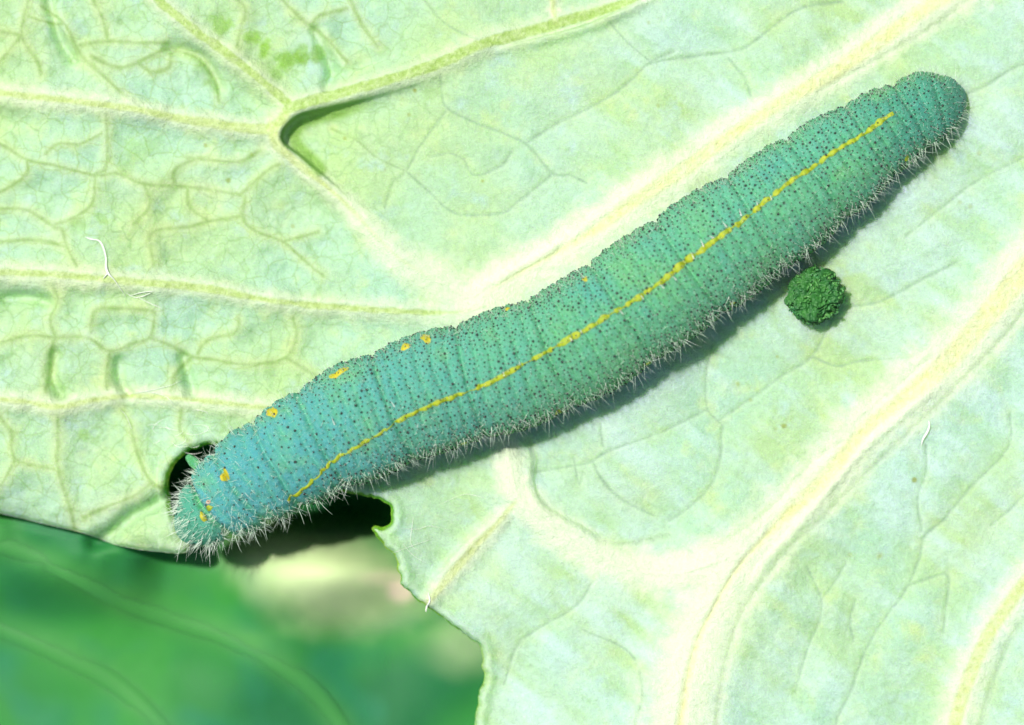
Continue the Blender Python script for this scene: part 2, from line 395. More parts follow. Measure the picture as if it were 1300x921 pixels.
dL = dist_field(MINOR_L, 60); dR = dist_field(MINOR_R, 60); dS = dist_field(SIDE_LINES, 30)
left = sstep(560, 380, PX + (PY - 300) * .25) * np.ones_like(Z)
thick = 1.0 + .5 * fbm(PX, PY, 60, 21, 2)
minor = np.maximum(np.exp(-((dL + wob2 * .8) / (2.5 * thick)) ** 2), .95 * np.exp(-((dR + wob2 * .6) / (1.7 * thick)) ** 2))
minor = minor * (.75 + .35 * wob)
minor = np.clip(np.maximum(minor, sstep(5, 1.5, np.abs(dS) + wob * 2.5) * .75 * (.6 + .5 * fbm(PX, PY, 30, 33, 2))), 0, 1)
halo = np.exp(-((dL + wob * 3) / 9) ** 2) * .85 + np.exp(-((dR + wob * 3) / 8) ** 2) * .25 + np.exp(-((dmain + wob * 4) / 10) ** 2) * .55 * (.4 + .6 * left) + np.exp(-(dS / 7) ** 2) * .5
halo = np.clip(halo, 0, 1)

def blobs(lst, n=1.0):
    B = np.zeros_like(Z)
    for x, y, r, a in lst:
        q = np.hypot(PX - x, PY - y) + (wob * r * .55 + wob2 * r * .35) * n
        B = np.maximum(B, a * sstep(r * 1.15, r * .35, q))
    return B
green = np.clip(blobs(BLOTCH) * (.95 + .25 * wob2), 0, 1)
halo = np.clip(halo + blobs(YBLOT), 0, 1)
FOLD_SHADE = dist_field([[(470,130),(439,139),(400,149),(382,157),(372,168),(374,180),(386,194),(405,215)]], 40)
green = np.maximum(green, .8 * sstep(13, 3, FOLD_SHADE + wob * 2) * sstep(500, 430, PX))  # shade inside the crease, put into the colour as green
speck = blobs(SPECK, .8)
# waxy bloom: whitish blue dust, thickest beside the thick veins on the right
streak = fbm(PX * .8 + PY * .6, (PY * .8 - PX * .6) * 3.2, 60, 41, 3)
bloom = np.clip(.28 + .55 * streak + .35 * fbm(PX, PY, 120, 55, 2), 0, .75) * sstep(420, 900, PX + (PY - 300) * .35)
bloom = np.clip(bloom + .35 * np.clip(fbm(PX, PY, 45, 71, 3), 0, 1) * left, 0, .8)

# heights
dn_all = np.minimum(np.minimum(dL, dmain), 60)
def blur(A, n=2, k=2):
    for _ in range(n):
        for ax in (0, 1):
            A = sum(np.roll(A, q_, ax) for q_ in range(-k, k + 1)) / (2 * k + 1)
    return A
cell = blur(1 - np.exp(-(dn_all / 16) ** 2))
Z += -.085 * cell * left * (.6 + .7 * fbm(PX, PY, 55, 5, 2))
dn_r = np.minimum(np.minimum(dR, dmain), 60)
Z += .035 * (1 - np.exp(-(dn_r / 26) ** 2)) * (1 - left)
Z += .004 * np.exp(-(dL / 3.5) ** 2) * left
Z += -.012 * np.exp(-(dR / 3) ** 2) * (1 - left)
Z += -.015 * np.exp(-(dS / 4) ** 2)
Z += rise - groove
Z += .035 * fbm(PX, PY, 26, 61, 3) * (.35 + .65 * left) + .13 * fbm(PX, PY, 170, 62, 2)
Z += .018 * streak

# ledges: the blade lies lower on the inner side of these creases
def ledge(pts, depth, fall, side=1):
    global Z, rimledge
    P = catmull(pts, 4)
    D = np.full((NX, NY), 1e3); S = np.zeros_like(D); A = np.zeros_like(D)
    def f(w_, dd, sd_, a, b, t):
        m = dd < D[w_]
        D[w_] = np.where(m, dd, D[w_]); S[w_] = np.where(m, sd_, S[w_]); A[w_] = np.where(m, a[2] + (b[2] - a[2]) * t, A[w_])
    stroke(P, 110, f)
    s_ = S * side
    ins = sstep(-1.0, 2.8, s_)
    Z += -depth * A * ins * np.exp(-(np.maximum(D - 10, 0) / fall) ** 2) * (D < 110)
    Z += .05 * A * np.exp(-((s_ + 5) / 6) ** 2) * (D < 60)
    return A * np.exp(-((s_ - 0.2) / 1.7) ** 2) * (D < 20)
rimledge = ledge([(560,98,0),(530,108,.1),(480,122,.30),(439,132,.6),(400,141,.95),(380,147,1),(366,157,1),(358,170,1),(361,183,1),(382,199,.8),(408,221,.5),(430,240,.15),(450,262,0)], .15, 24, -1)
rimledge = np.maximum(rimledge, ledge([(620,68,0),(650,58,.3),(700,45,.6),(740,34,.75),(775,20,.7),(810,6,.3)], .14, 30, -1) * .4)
ledge([(674,556,0),(680,583,.5),(678,617,.8),(694,644,.8),(738,669,.6),(772,686,.3),(800,690,0)], .05, 26, -1)
ledge([(590,372,0),(640,345,.35),(700,312,.35),(760,268,.3),(840,222,0)], .04, 30, -1)
ledge([(1205,470,0),(1140,525,.5),(1080,580,.5),(1010,665,.5),(965,715,.3),(940,760,0)], .04, 28, 1)
ledge([(640,640,0),(600,680,.6),(565,716,.7),(540,750,.2)], .05, 26, 1)

# fold in the lobe left of the head, and the lobe's own swell
FD = dist_field([[(214,632),(190,645),(169,655),(142,677),(120,690)]], 60)
Z += -.20 * np.exp(-(FD / 10) ** 2)
Z += .10 * np.exp(-(((PX - 195) / 30) ** 2 + ((PY - 678) / 16) ** 2))
FD2 = dist_field([[(60,0),(75,50),(92,75)], [(150,460),(152,485),(162,500)], [(70,450),(66,480),(75,500)], [(232,455),(236,470),(244,500)], [(215,60),(255,72),(278,110)], [(5,380),(35,378),(60,385)], [(400,40),(420,85),(415,110)]], 40)
Z += -.13 * np.exp(-(FD2 / 8) ** 2)
# hollow of the blade along the caterpillar, and the gentle fall to the left
Z += -.25 * sstep(120, -210, PX) - .30 * sstep(600, 720, PY + (PX * -.1)) * sstep(330, 120, PX)
# ------------------------------------------------------------------ the margin
E = catmull(EDGE, 2.5)
e_noise = fbm(E[:, 0], E[:, 1], 9, 81, 2) * 2.6 * sstep(150, 260, E[:, 0]) + fbm(E[:, 0], E[:, 1], 22, 83, 1) * 2.0 * sstep(300, 480, E[:, 0])
tang = np.gradient(E, axis=0); tang /= np.hypot(*tang.T)[:, None]
E = E + np.stack([-tang[:, 1], tang[:, 0]], 1) * e_noise[:, None]
DE = np.full((NX, NY), 1e3); NXp = PX.copy(); NYp = PY.copy(); SG = np.zeros_like(DE); EP = np.zeros_like(DE)
def f(w_, dd, sd_, a, b, t):
    m = dd < DE[w_] - 1e-9
    DE[w_] = np.where(m, dd, DE[w_]); SG[w_] = np.where(m, sd_, SG[w_])
    NXp[w_] = np.where(m, a[0] + (b[0] - a[0]) * t, NXp[w_]); NYp[w_] = np.where(m, a[1] + (b[1] - a[1]) * t, NYp[w_])
stroke(E, 30, f)
# inside test by even-odd ray casting on the closed polygon
poly = np.vstack([E, [(1700, 1300), (1700, -400), (-400, -400), (-400, 560)]])
inside = np.zeros((NX, NY), bool)
for a, b in zip(poly, np.roll(poly, -1, 0)):
    if a[1] == b[1]: continue
    lo, hi = min(a[1], b[1]), max(a[1], b[1])
    j0 = np.searchsorted(ys, lo); j1 = np.searchsorted(ys, hi)
    if j0 >= j1: continue
    xi = a[0] + (ys[j0:j1] - a[1]) / (b[1] - a[1]) * (b[0] - a[0])
    inside[:, j0:j1] ^= xs[:, None] < xi[None, :]
dE = np.where(DE < 900, DE, 30)
bite = sstep(205, 216, PX) + 0
rimw = np.where(PX < 300, 4.6, np.where(PY < 690, 4.8, 2.6))
rim = sstep(rimw, rimw * .5, dE + wob2 * 1.2) * sstep(196, 214, PX) * np.where(PY > 800, .6, 1) * np.where((PX > 200) & (PX < 240) & (PY > 655), .1, 1)
rim = np.where(inside, rim, (rim > 0) * 1.0 * sstep(205, 214, PX))
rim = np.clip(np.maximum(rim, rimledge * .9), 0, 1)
Z += -.075 * np.exp(-(dE / 3.0) ** 2)                        # the cut edge rolls down
Z += .05 * np.exp(-((dE - 9) / 7) ** 2) * (PX > 200)
# clear the bed where the body lies
def field(A, px, py):
    u = np.clip((np.asarray(px, float) - X0) / G, 0, NX - 1.001); v = np.clip((np.asarray(py, float) - Y0) / G, 0, NY - 1.001)
    i = u.astype(int); j = v.astype(int); fu = u - i; fv = v - j
    return (A[i, j] * (1 - fu) + A[i + 1, j] * fu) * (1 - fv) + (A[i, j + 1] * (1 - fu) + A[i + 1, j + 1] * fu) * fv

# snap the outer ring of vertices onto the margin
q = inside[:-1, :-1].astype(int) + inside[1:, :-1] + inside[:-1, 1:] + inside[1:, 1:]
keep = q > 0
idx = np.arange(NX * NY).reshape(NX, NY)
Fq = np.stack([idx[:-1, :-1], idx[:-1, 1:], idx[1:, 1:], idx[1:, :-1]], -1)[keep]
used = np.zeros(NX * NY, bool); used[Fq.ravel()] = True
snap = used.reshape(NX, NY) & ~inside & (DE < 900)
VX = np.where(snap, NXp, PX); VY = np.where(snap, NYp, PY)
ZV = np.where(snap, field(Z, NXp, NYp), Z)
remap = np.cumsum(used) - 1
Fq = remap[Fq]
ux = VX.ravel()[used]; uy = VY.ravel()[used]; uz = ZV.ravel()[used]
V = np.stack([wx(ux), wy(uy), uz], 1)
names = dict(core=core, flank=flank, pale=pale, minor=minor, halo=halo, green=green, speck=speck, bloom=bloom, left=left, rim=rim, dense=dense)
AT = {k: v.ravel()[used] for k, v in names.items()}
leaf = empty('cabbage_leaf', (0, 0, 0))
tag(leaf, 'pale mint green cabbage leaf with whitish branching veins under the caterpillar, its edge chewed', 'leaf')
# thickness: walls down from every open edge and an underside of its own, coarser
ed = np.concatenate([Fq[:, [0, 1]], Fq[:, [1, 2]], Fq[:, [2, 3]], Fq[:, [3, 0]]])
key = np.minimum(ed[:, 0], ed[:, 1]).astype(np.int64) * len(V) + np.maximum(ed[:, 0], ed[:, 1])
uq, first, cnt = np.unique(key, return_index=True, return_counts=True)
be = ed[first[cnt == 1]]
bv = np.unique(be); n0 = len(V)
mp = np.full(n0, -1); mp[bv] = np.arange(len(bv)) + n0
W1 = V[bv] - [0, 0, .07]
gx = np.zeros(n0)
mp2 = np.where(mp >= 0, mp + len(bv), -1)
cx_ = V[bv][:, 0]
W2 = V[bv] - [0, 0, .13]
Fs = np.concatenate([np.stack([be[:, 1], be[:, 0], mp[be[:, 0]], mp[be[:, 1]]], 1), np.stack([mp[be[:, 1]], mp[be[:, 0]], mp2[be[:, 0]], mp2[be[:, 1]]], 1)])
V_all = np.vstack([V, W1, W2]); F_all = np.vstack([Fq, Fs])
AT2 = {k: np.concatenate([v, v[bv], v[bv]]) for k, v in AT.items()}
AT2['rim'][n0:] = np.where(ux[bv].repeat(1) > 205, 1.0, .25).tolist() * 2
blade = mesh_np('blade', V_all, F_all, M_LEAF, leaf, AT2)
# underside
s3 = 5
Xu = xs[::s3]; Yu = ys[::s3]
ins3 = (inside & (dE > 7))[::s3, ::s3]; Z3 = Z[::s3, ::s3] - .13
id3 = np.arange(ins3.size).reshape(ins3.shape)
k3 = ins3[:-1, :-1] & ins3[1:, :-1] & ins3[:-1, 1:] & ins3[1:, 1:]
F3 = np.stack([id3[:-1, :-1], id3[1:, :-1], id3[1:, 1:], id3[:-1, 1:]], -1)[k3]
u3 = np.zeros(ins3.size, bool); u3[F3.ravel()] = True; r3 = np.cumsum(u3) - 1
P3x, P3y = np.meshgrid(Xu, Yu, indexing='ij')
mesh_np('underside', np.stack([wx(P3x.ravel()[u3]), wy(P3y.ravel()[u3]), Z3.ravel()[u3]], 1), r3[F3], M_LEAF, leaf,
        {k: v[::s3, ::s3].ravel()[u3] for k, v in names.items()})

# the main veins are parts: a rib standing a hair proud of the blade along its core
def vein_part(P):
    P = catmull(P, 3)
    P = P[(P[:, 0] > X0 + 4) & (P[:, 0] < X1 - 4) & (P[:, 1] > Y0 + 4) & (P[:, 1] < Y1 - 4)]
    tg = np.gradient(P[:, :2], axis=0); tg /= np.hypot(*tg.T)[:, None]
    nr = np.stack([-tg[:, 1], tg[:, 0]], 1)
    K = 21; t = np.linspace(-1, 1, K)
    hw = P[:, 2] + 4
    x = P[:, 0, None] + nr[:, 0, None] * t * hw[:, None]; y = P[:, 1, None] + nr[:, 1, None] * t * hw[:, None]
    ends = np.minimum(np.arange(len(P)), np.arange(len(P))[::-1]); endf = sstep(0, 4, ends)[:, None]
    z = field(Z, x, y) + (.013 * (1 - np.abs(t[None]) ** 2) * endf - .008)
    at = {k: field(v, x, y).ravel() for k, v in names.items()}
    mesh_np('vein', np.stack([wx(x).ravel(), wy(y).ravel(), z.ravel()], 1), gridfaces(len(P), K), M_VEIN, leaf, at)
for (pts, *_), P in zip(MAIN, MP): vein_part(np.array(pts, float))

# ------------------------------------------------------------------ the lower leaf
def lower_leaf():
    g = 6.0
    x_ = np.arange(-420, 1150, g); y_ = np.arange(430, 1400, g)
    X, Y = np.meshgrid(x_, y_, indexing='ij')
    z = -1.15 + .16 * fbm(X, Y, 130, 201, 1) + .012 * fbm(X, Y, 40, 207, 2)
    z += -1.7 * np.exp(-(((X - 400) / 100) ** 2 + ((Y - 628) / 40) ** 2)) - 1.3 * np.exp(-(((X - 250) / 50) ** 2 + ((Y - 600) / 36) ** 2)) - .6 * np.exp(-(((X - 300) / 50) ** 2 + ((Y - 660) / 30) ** 2)) + .38 * np.exp(-(((X - 40) / 200) ** 2 + ((Y - 690) / 70) ** 2))
    z += .72 * np.exp(-(((X - 425) / 95) ** 2 + ((Y - 730) / 46) ** 2))
    z += -.5 * sstep(620, 900, X)
    zf = field(Z, X, Y)
    m_ = np.exp(-((Y - 700) / 50) ** 2) * sstep(215, 150, X)
    z = z * (1 - m_) + (zf - .27) * m_
    z = np.minimum(z, zf - .24)
    def dpoly(pts):
        P = catmull(pts, 12); D = np.full(X.shape, 1e3)
        for a, b in zip(P[:-1], P[1:]):
            dx, dy = b - a; t = np.clip(((X - a[0]) * dx + (Y - a[1]) * dy) / (dx * dx + dy * dy), 0, 1)
            D = np.minimum(D, np.hypot(X - a[0] - t * dx, Y - a[1] - t * dy))
        return D
    r1 = dpoly([(-150,640),(0,690),(80,722),(160,765),(230,790),(300,815),(400,880),(480,1000)])
    r2 = dpoly([(-300,740),(-60,780),(20,805),(90,838),(160,880),(260,980)])
    r3 = dpoly([(160,765),(220,740),(290,725),(350,705)])
    r4 = dpoly([(300,815),(380,800),(450,815),(560,800),(620,790)])
    rib = np.clip(.8 * np.exp(-(r1 / 20) ** 2) + .8 * np.exp(-(r2 / 24) ** 2) + .5 * np.exp(-(r3 / 22) ** 2) + .55 * np.exp(-(r4 / 14) ** 2), 0, 1)
    z += .05 * np.exp(-(r1 / 24) ** 2) + .05 * np.exp(-(r2 / 26) ** 2)
    ca, sa = math.cos(R(14)), math.sin(R(14))
    u = (X - 432) * ca + (Y - 738) * sa; v = -(X - 432) * sa + (Y - 738) * ca
    nz = fbm(X, Y, 50, 211, 3) * .25
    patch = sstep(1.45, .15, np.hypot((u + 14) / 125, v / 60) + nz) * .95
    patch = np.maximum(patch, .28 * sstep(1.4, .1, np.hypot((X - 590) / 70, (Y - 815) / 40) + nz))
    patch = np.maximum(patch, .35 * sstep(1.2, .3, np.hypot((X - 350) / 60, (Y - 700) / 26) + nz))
    highlight = sstep(1.3, .3, np.hypot((X - 508) / 20, (Y - 752) / 15)) + .4 * sstep(1.2, .4, np.hypot((X - 500) / 50, (Y - 735) / 14) + nz)  # pinkish highlight at the patch's right end, painted into the colour
    k = 1 - z / CAM_Z
    top = np.stack([wx(X).ravel() * k.ravel(), wy(Y).ravel() * k.ravel(), z.ravel()], 1)
    n = len(top); nu, nv = X.shape
    Ft = gridfaces(nu, nv); Fb = Ft[:, ::-1] + n
    rimi = np.concatenate([np.arange(nv), np.arange(1, nu) * nv + nv - 1, (nu - 1) * nv + np.arange(nv - 2, -1, -1), np.arange(nu - 2, 0, -1) * nv])
    rr = np.roll(rimi, -1)
    Fr = np.stack([rimi, rr, rr + n, rimi + n], 1)
    a = {'rib': rib, 'patch': patch, 'highlight': np.clip(highlight, 0, 1)}
    root = empty('cabbage_leaf', (0, -4, -1.5))
    tag(root, 'dark green cabbage leaf lying lower, out of focus, behind the chewed edge and the head', 'leaf')
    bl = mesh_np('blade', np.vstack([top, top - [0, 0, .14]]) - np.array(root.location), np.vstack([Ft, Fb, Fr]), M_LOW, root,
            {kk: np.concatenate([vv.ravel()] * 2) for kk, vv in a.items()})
    def zat(px, py):
        i = np.clip((np.asarray(px) - x_[0]) / g, 0, nu - 1.01); j = np.clip((np.asarray(py) - y_[0]) / g, 0, nv - 1.01)
        return z[i.astype(int), j.astype(int)]
    # soft ribs
    for pts, hw in (([(-150,640),(0,690),(80,722),(160,765),(230,790),(300,815),(400,880),(480,1000)], 12), ([(-300,740),(-60,780),(20,805),(90,838),(160,880),(260,980)], 13)):
        P = catmull(pts, 8); tg = np.gradient(P, axis=0); tg /= np.hypot(*tg.T)[:, None]; nr = np.stack([-tg[:, 1], tg[:, 0]], 1)
        t = np.linspace(-1, 1, 9)
        x = P[:, 0, None] + nr[:, 0, None] * t * hw; y = P[:, 1, None] + nr[:, 1, None] * t * hw
        zz = zat(P[:, 0], P[:, 1])
        zz = np.convolve(np.pad(zz, 3, mode='edge'), np.ones(7) / 7, 'valid')[:, None] + .012 - .03 * t[None] ** 2
        kk = 1 - zz / CAM_Z
        VV = np.stack([(wx(x) * kk).ravel(), (wy(y) * kk).ravel(), zz.ravel()], 1) - np.array(root.location)
        o = np.ones(len(VV))
        mesh_np('vein', VV, gridfaces(len(P), 9), M_LOW, root, {'rib': (o.reshape(-1, 9) * .80 * np.exp(-(t[None] * hw / 21) ** 2)).ravel(), 'patch': o * 0, 'highlight': o * 0})
lower_leaf()

# ------------------------------------------------------------------ the caterpillar
SP = [(223,674,6),(226,673,16),(233,670,25),(244,664,32),(256,656,37),(268,648,44),(286,633,51),(303,620,56),(322,606,59),(352,590,62),(397,563,66),(435,545,70),(472,528,72),(551,498,72),
      (634,474,73),(727,436,73),(821,376,73),(901,321,72),(983,267,68),(1030,232,64),(1075,200,59),(1120,169,53),(1158,147,47),(1182,134,44),(1200,127,37),(1213,121,28),(1221,118,17),(1225,116,5)]
S = catmull(SP, 1.45)
NS = len(S)
sl = np.concatenate([[0], np.cumsum(np.hypot(*np.diff(S[:, :2], axis=0).T))])
LEN = sl[-1]
tg = np.gradient(S[:, :2], axis=0)
for _ in range(12): tg[1:-1] = (tg[:-2] + tg[1:-1] * 2 + tg[2:]) / 4
tg /= np.hypot(*tg.T)[:, None]
nrm = np.stack([-tg[:, 1], tg[:, 0]], 1)          # pixel-plane normal, towards the lower right side
# segment borders along the body
seg_len = [46, 46, 54, 62] + [96, 100, 104, 102, 98, 98, 92, 80] + [60, 70]
sb = np.cumsum(seg_len) * LEN / sum(seg_len); sb = np.concatenate([[0], sb])
bedz = np.array([np.mean(field(Z, S[max(0, i - 30):i + 31:6, 0], S[max(0, i - 30):i + 31:6, 1])) for i in range(NS)])
bedz = np.convolve(np.pad(bedz, 45, mode='edge'), np.ones(91) / 91, 'valid')
bedz = np.where(S[:, 0] < 300, bedz + 0, bedz)
HR = S[:, 2] / 100 * .76
ZC = bedz * .7 + HR * .90 + .0
headdrop = sstep(330, 225, S[:, 0]); ZC = ZC + .10 * headdrop
TH = lambda n: np.linspace(-math.pi, math.pi, n, endpoint=False)

def ring_disp(s, th):
    """radial displacement of the skin for arc length s and angle th (0 = top, + = lower right side)"""
    s = np.asarray(s, float); th = np.asarray(th, float)
    sw = s + 3.0 * vnoise(s, th * 60, 45, 301) + 1.5 * np.cos(th * 2)
    k = np.clip(np.searchsorted(sb, sw) - 1, 0, len(sb) - 2)
    f = np.clip((sw - sb[k]) / (sb[k + 1] - sb[k]), 0, 1)
    na = np.array([1, 3, 3, 4] + [6] * 8 + [4, 4])[k]
    db = np.minimum(f, 1 - f) * (sb[k + 1] - sb[k])
    ann = np.abs(np.sin(math.pi * f * na)) ** .55
    top = .55 + .45 * np.cos(th) ** 2
    fade = sstep(0, 40, s) * sstep(LEN, LEN - 40, s)
    bulge = (1 - .75 * sstep(LEN - 200, LEN - 110, s)) * (.034 + .012 * vnoise(s, th * 60, 55, 309)) * np.sin(math.pi * f) ** .8 - .020 * np.exp(-(db / 3.5) ** 2) - .075 * np.exp(-((sw - sb[1]) / 4.5) ** 2) + .05 * np.exp(-((sw - sb[1] * .5) / 14) ** 2)
    d_ = bulge * fade + (.055 * (ann - .6)) * fade * (k > 0) * top
    d_ = d_ + .008 * vnoise(s, th * 65, 9, 303) + .004 * vnoise(s, th * 65, 4, 305)
    # side fold: the skin swells over the legs
    d_ = d_ + .035 * np.exp(-((np.abs(th) - 1.75) / .22) ** 2) * fade * np.sin(math.pi * f) ** .5
    furrow = np.maximum(.85 * np.exp(-(db / 3.0) ** 2), (1 - ann) ** 1.3 * .8 * (k > 0)) * fade * (.7 + .5 * vnoise(s, th * 65, 14, 307)) + .9 * np.exp(-((sw - sb[1]) / 4) ** 2)
    return d_, furrow

def body(s, th, off=0.0):
    s = np.asarray(s, float); th = np.asarray(th, float)
    cx = np.interp(s, sl, S[:, 0]); cy = np.interp(s, sl, S[:, 1]); r = np.interp(s, sl, S[:, 2]) / 100
    nx = np.interp(s, sl, nrm[:, 0]); ny = np.interp(s, sl, nrm[:, 1]); zc = np.interp(s, sl, ZC)
    d_, fu = ring_disp(s, th)
    small = np.clip(r / .4, .15, 1)
    rr = r + (d_ - .02) * small + off; hh = r * .76 + (d_ - .02) * small + off
    lat = rr * np.sin(th); up = hh * np.cos(th)
    up = np.where(up < 0, up * .92, up)
    z = zc + up
    k = 1 - np.interp(s, sl, ZC + HR * .5) / CAM_Z
    X = (wx(cx) * k) + nx * lat; Y = (wy(cy) * k) - ny * lat
    return np.stack(np.broadcast_arrays(X, Y, z), -1), fu

cat = empty('caterpillar', (wx(700), wy(450), 0))
C0 = np.array(cat.location)
tag(cat, 'blue-green hairy caterpillar with yellow back line and many black dots, lying on the leaf', 'caterpillar')
NT_ = 280
s_g = np.linspace(0, LEN, int(LEN / 1.35)); th_g = TH(NT_)
SS, TT = np.meshgrid(s_g, th_g, indexing='ij')
VB, FU = body(SS, TT)
headward_sky = sstep(560, 120, SS + 60 * vnoise(SS, TT * 60, 70, 311)) * .9 + .15 * np.exp(-((TT + .9) / .6) ** 2)  # head pigment, plus skylight painted blue on the upper left side
rear = sstep(LEN - 260, LEN - 30, SS + 40 * vnoise(SS, TT * 60, 60, 313)) * .85
green_shade = sstep(.75, 1.6, np.abs(TT)) * .9 * np.where(TT < 0, .3, 1)  # shading put into the skin colour, strongest on the lower right side
green_shade = np.maximum(green_shade, .45 * sstep(sb[1] + 3, sb[1] - 6, SS))
n = len(s_g)
Fb = gridfaces(n, NT_, True)
Vb = VB.reshape(-1, 3)
caps = np.array([VB[0].mean(0), VB[-1].mean(0)])
Fcap = []
j = np.arange(NT_)
Fc0 = np.stack([np.full(NT_, n * NT_), j, (j + 1) % NT_, (j + 1) % NT_], 1)
me_faces = Fb
tt_ = 0
att = {'headward_sky': np.clip(headward_sky, 0, 1), 'rear': rear, 'green_shade': green_shade, 'furrow': FU * .55}
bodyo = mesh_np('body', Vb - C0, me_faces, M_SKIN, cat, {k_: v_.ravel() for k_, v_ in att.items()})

def inv(px, py):
    """leaf-plane point -> (s, th) on the upper side of the body"""
    i = int(np.argmin(np.hypot(S[:, 0] - px, S[:, 1] - py)))
    t = (px - S[i, 0]) * nrm[i, 0] + (py - S[i, 1]) * nrm[i, 1]
    return sl[i], math.asin(max(-.97, min(.97, t / (S[i, 2] - 1))))

# yellow line down the back
STR = [(1132,146),(1122,152),(1110,160),(1085,178),(1050,200),(1000,235),(970,258),(940,282),(900,312),(866,335),(850,350),(820,372),(780,397),(750,415),(705,441),(660,465),(620,487),(580,502),(545,515),(510,532),(480,551),(440,573),(410,597),(388,616),(366,636)]
ST = catmull(STR, 1.5)
st = np.array([inv(*p) for p in ST])
for _ in range(120): st[1:-1] = (st[:-2] + 2 * st[1:-1] + st[2:]) / 4
_, fu_ = ring_disp(st[:, 0], st[:, 1])
ii = np.arange(len(st)); frac = ii / len(st)
halfw = 3.8 + 1.2 * vnoise(ii, ii * 0, 9, 401) + 1.0 * vnoise(ii, ii * 0, 3.5, 402)
halfw *= np.interp(frac, [0, .05, .25, .38, .6, .8, 1], [.9, .85, .95, 1.25, 1.05, .85, .65])
halfw = np.where(vnoise(ii, ii * 0, 6, 405) < -.62, halfw * .25, halfw) * (1 - .5 * np.clip(fu_, 0, 1))
t = np.linspace(-1, 1, 9)
rr_ = np.interp(st[:, 0], sl, S[:, 2])
hL = np.maximum(halfw * (1 + .25 * vnoise(ii, ii * 0, 4, 403)), .3); hR = np.maximum(halfw * (1 + .25 * vnoise(ii, ii * 0, 4, 404)), .3)
wdt = np.where(t[None] < 0, hL[:, None], hR[:, None]) * t[None]
shiftn = .8 * vnoise(ii, ii * 0, 7, 406)
dth = (wdt + shiftn[:, None]) / (rr_[:, None] * np.maximum(np.cos(st[:, 1, None]), .35))
VS, _ = body(st[:, 0, None] + 0 * t[None], st[:, 1, None] + dth, 0)
_off = (.012 * (1 - t ** 4) - .005)[None, :] * np.ones((len(st), 1))
VS, _ = body(st[:, 0, None] + 0 * t[None], st[:, 1, None] + dth, _off)
mesh_np('back_stripe', VS.reshape(-1, 3) - C0, gridfaces(len(st), 9), M_YEL, cat)

# yellow spots along the flank
def spot(px, py, a, b, ang, mat, seed):
    s0, t0 = inv(px, py)
    r0 = np.interp(s0, sl, S[:, 2])
    nr_, na_ = 8, 30
    rg = np.linspace(0, 1, nr_)[:, None]; ag = np.linspace(0, 2 * math.pi, na_, endpoint=False)[None]
    rad = rg * (1 + .14 * np.sin(ag * 2 + seed) * rg + .10 * np.sin(ag * 3 + seed * 2.1) + .05 * np.sin(ag * 5 + seed))
    u = rad * a * np.cos(ag); v = rad * b * np.sin(ag)
    c_, s_ = math.cos(R(ang)), math.sin(R(ang))
    du = u * c_ - v * s_; dv = u * s_ + v * c_
    i = int(np.interp(s0, sl, np.arange(NS)))
    ds = du * tg[i, 0] + dv * tg[i, 1]; dt = (du * nrm[i, 0] + dv * nrm[i, 1]) / (r0 * max(.4, math.cos(t0)))
    P, _ = body(s0 + ds, t0 + dt, .012 * (1 - rg ** 3) - .001 + 0 * ag)
    mesh_np('yellow_spot', P.reshape(-1, 3) - C0, gridfaces(nr_, na_, True), mat, cat)
for k_, (px, py, a, b, ang, m) in enumerate([(345,526,7.5,6,-20,M_ORANGE),(431,477,11,3.2,-28,M_ORANGE),(517,444,6.5,3.4,-10,M_ORANGE),(541,433,6,5,-15,M_ORANGE),(287,604,6,8,25,M_ORANGE),
        (259,656,3.2,7.5,-35,M_ORANGE),(267,645,5,3.5,0,M_YEL),(711,529,5,3,-20,M_YEL),(824,463,5,2.6,-30,M_YEL),(1151,201,4,3.2,0,M_YEL),(744,356,4,3,-20,M_ORANGE),(645,396,4,2.6,-20,M_ORANGE),
        (590,567,4.5,2.2,-20,M_YEL),(930,383,4.5,2.2,-30,M_YEL)]):
    spot(px, py, a, b, ang, m, k_ * 1.7)

# black warts, each with a hair: laid out by dart throwing on the skin
def darts(n_try, smin, smax, tmin, tmax, dmin):
    cell_ = dmin; grid = {}; out = []
    s_ = RNG.uniform(smin, smax, n_try); t_ = RNG.uniform(tmin, tmax, n_try)
    r_ = np.interp(s_, sl, S[:, 2])
    _, fu = ring_disp(s_, t_)
    den = 1.0 + .75 * sstep(300, 120, s_)
    for a, th, rr, f_, dn_ in zip(s_, t_, r_, fu, den):
        if f_ > .62: continue
        v = th * rr; key = (int(a // cell_), int(v // cell_)); ok = True
        dm = dmin * dn_
        for i in (-2, -1, 0, 1, 2):
            for j in (-2, -1, 0, 1, 2):
                for (b, w_, _) in grid.get((key[0] + i, key[1] + j), ()):
                    if (a - b) ** 2 + (v - w_) ** 2 < dm * dm: ok = False; break
                if not ok: break
            if not ok: break
        if ok:
            grid.setdefault(key, []).append((a, v, th)); out.append((a, th))
    return np.array(out)
pts = darts(90000, 10, LEN - 6, -2.1, 2.1, 5.0)
u_ = RNG.uniform(0, 1, len(pts))
size = np.where(u_ < .08, RNG.uniform(1.8, 2.25, len(pts)), np.where(u_ < .50, RNG.uniform(1.25, 1.6, len(pts)), RNG.uniform(.9, 1.2, len(pts)))) / 100
size *= .9; hd = sstep(180, 60, pts[:, 0]); size *= (1 - .15 * hd)
tailf = sstep(LEN - 130, LEN - 30, pts[:, 0]); size *= (1 - .12 * tailf)
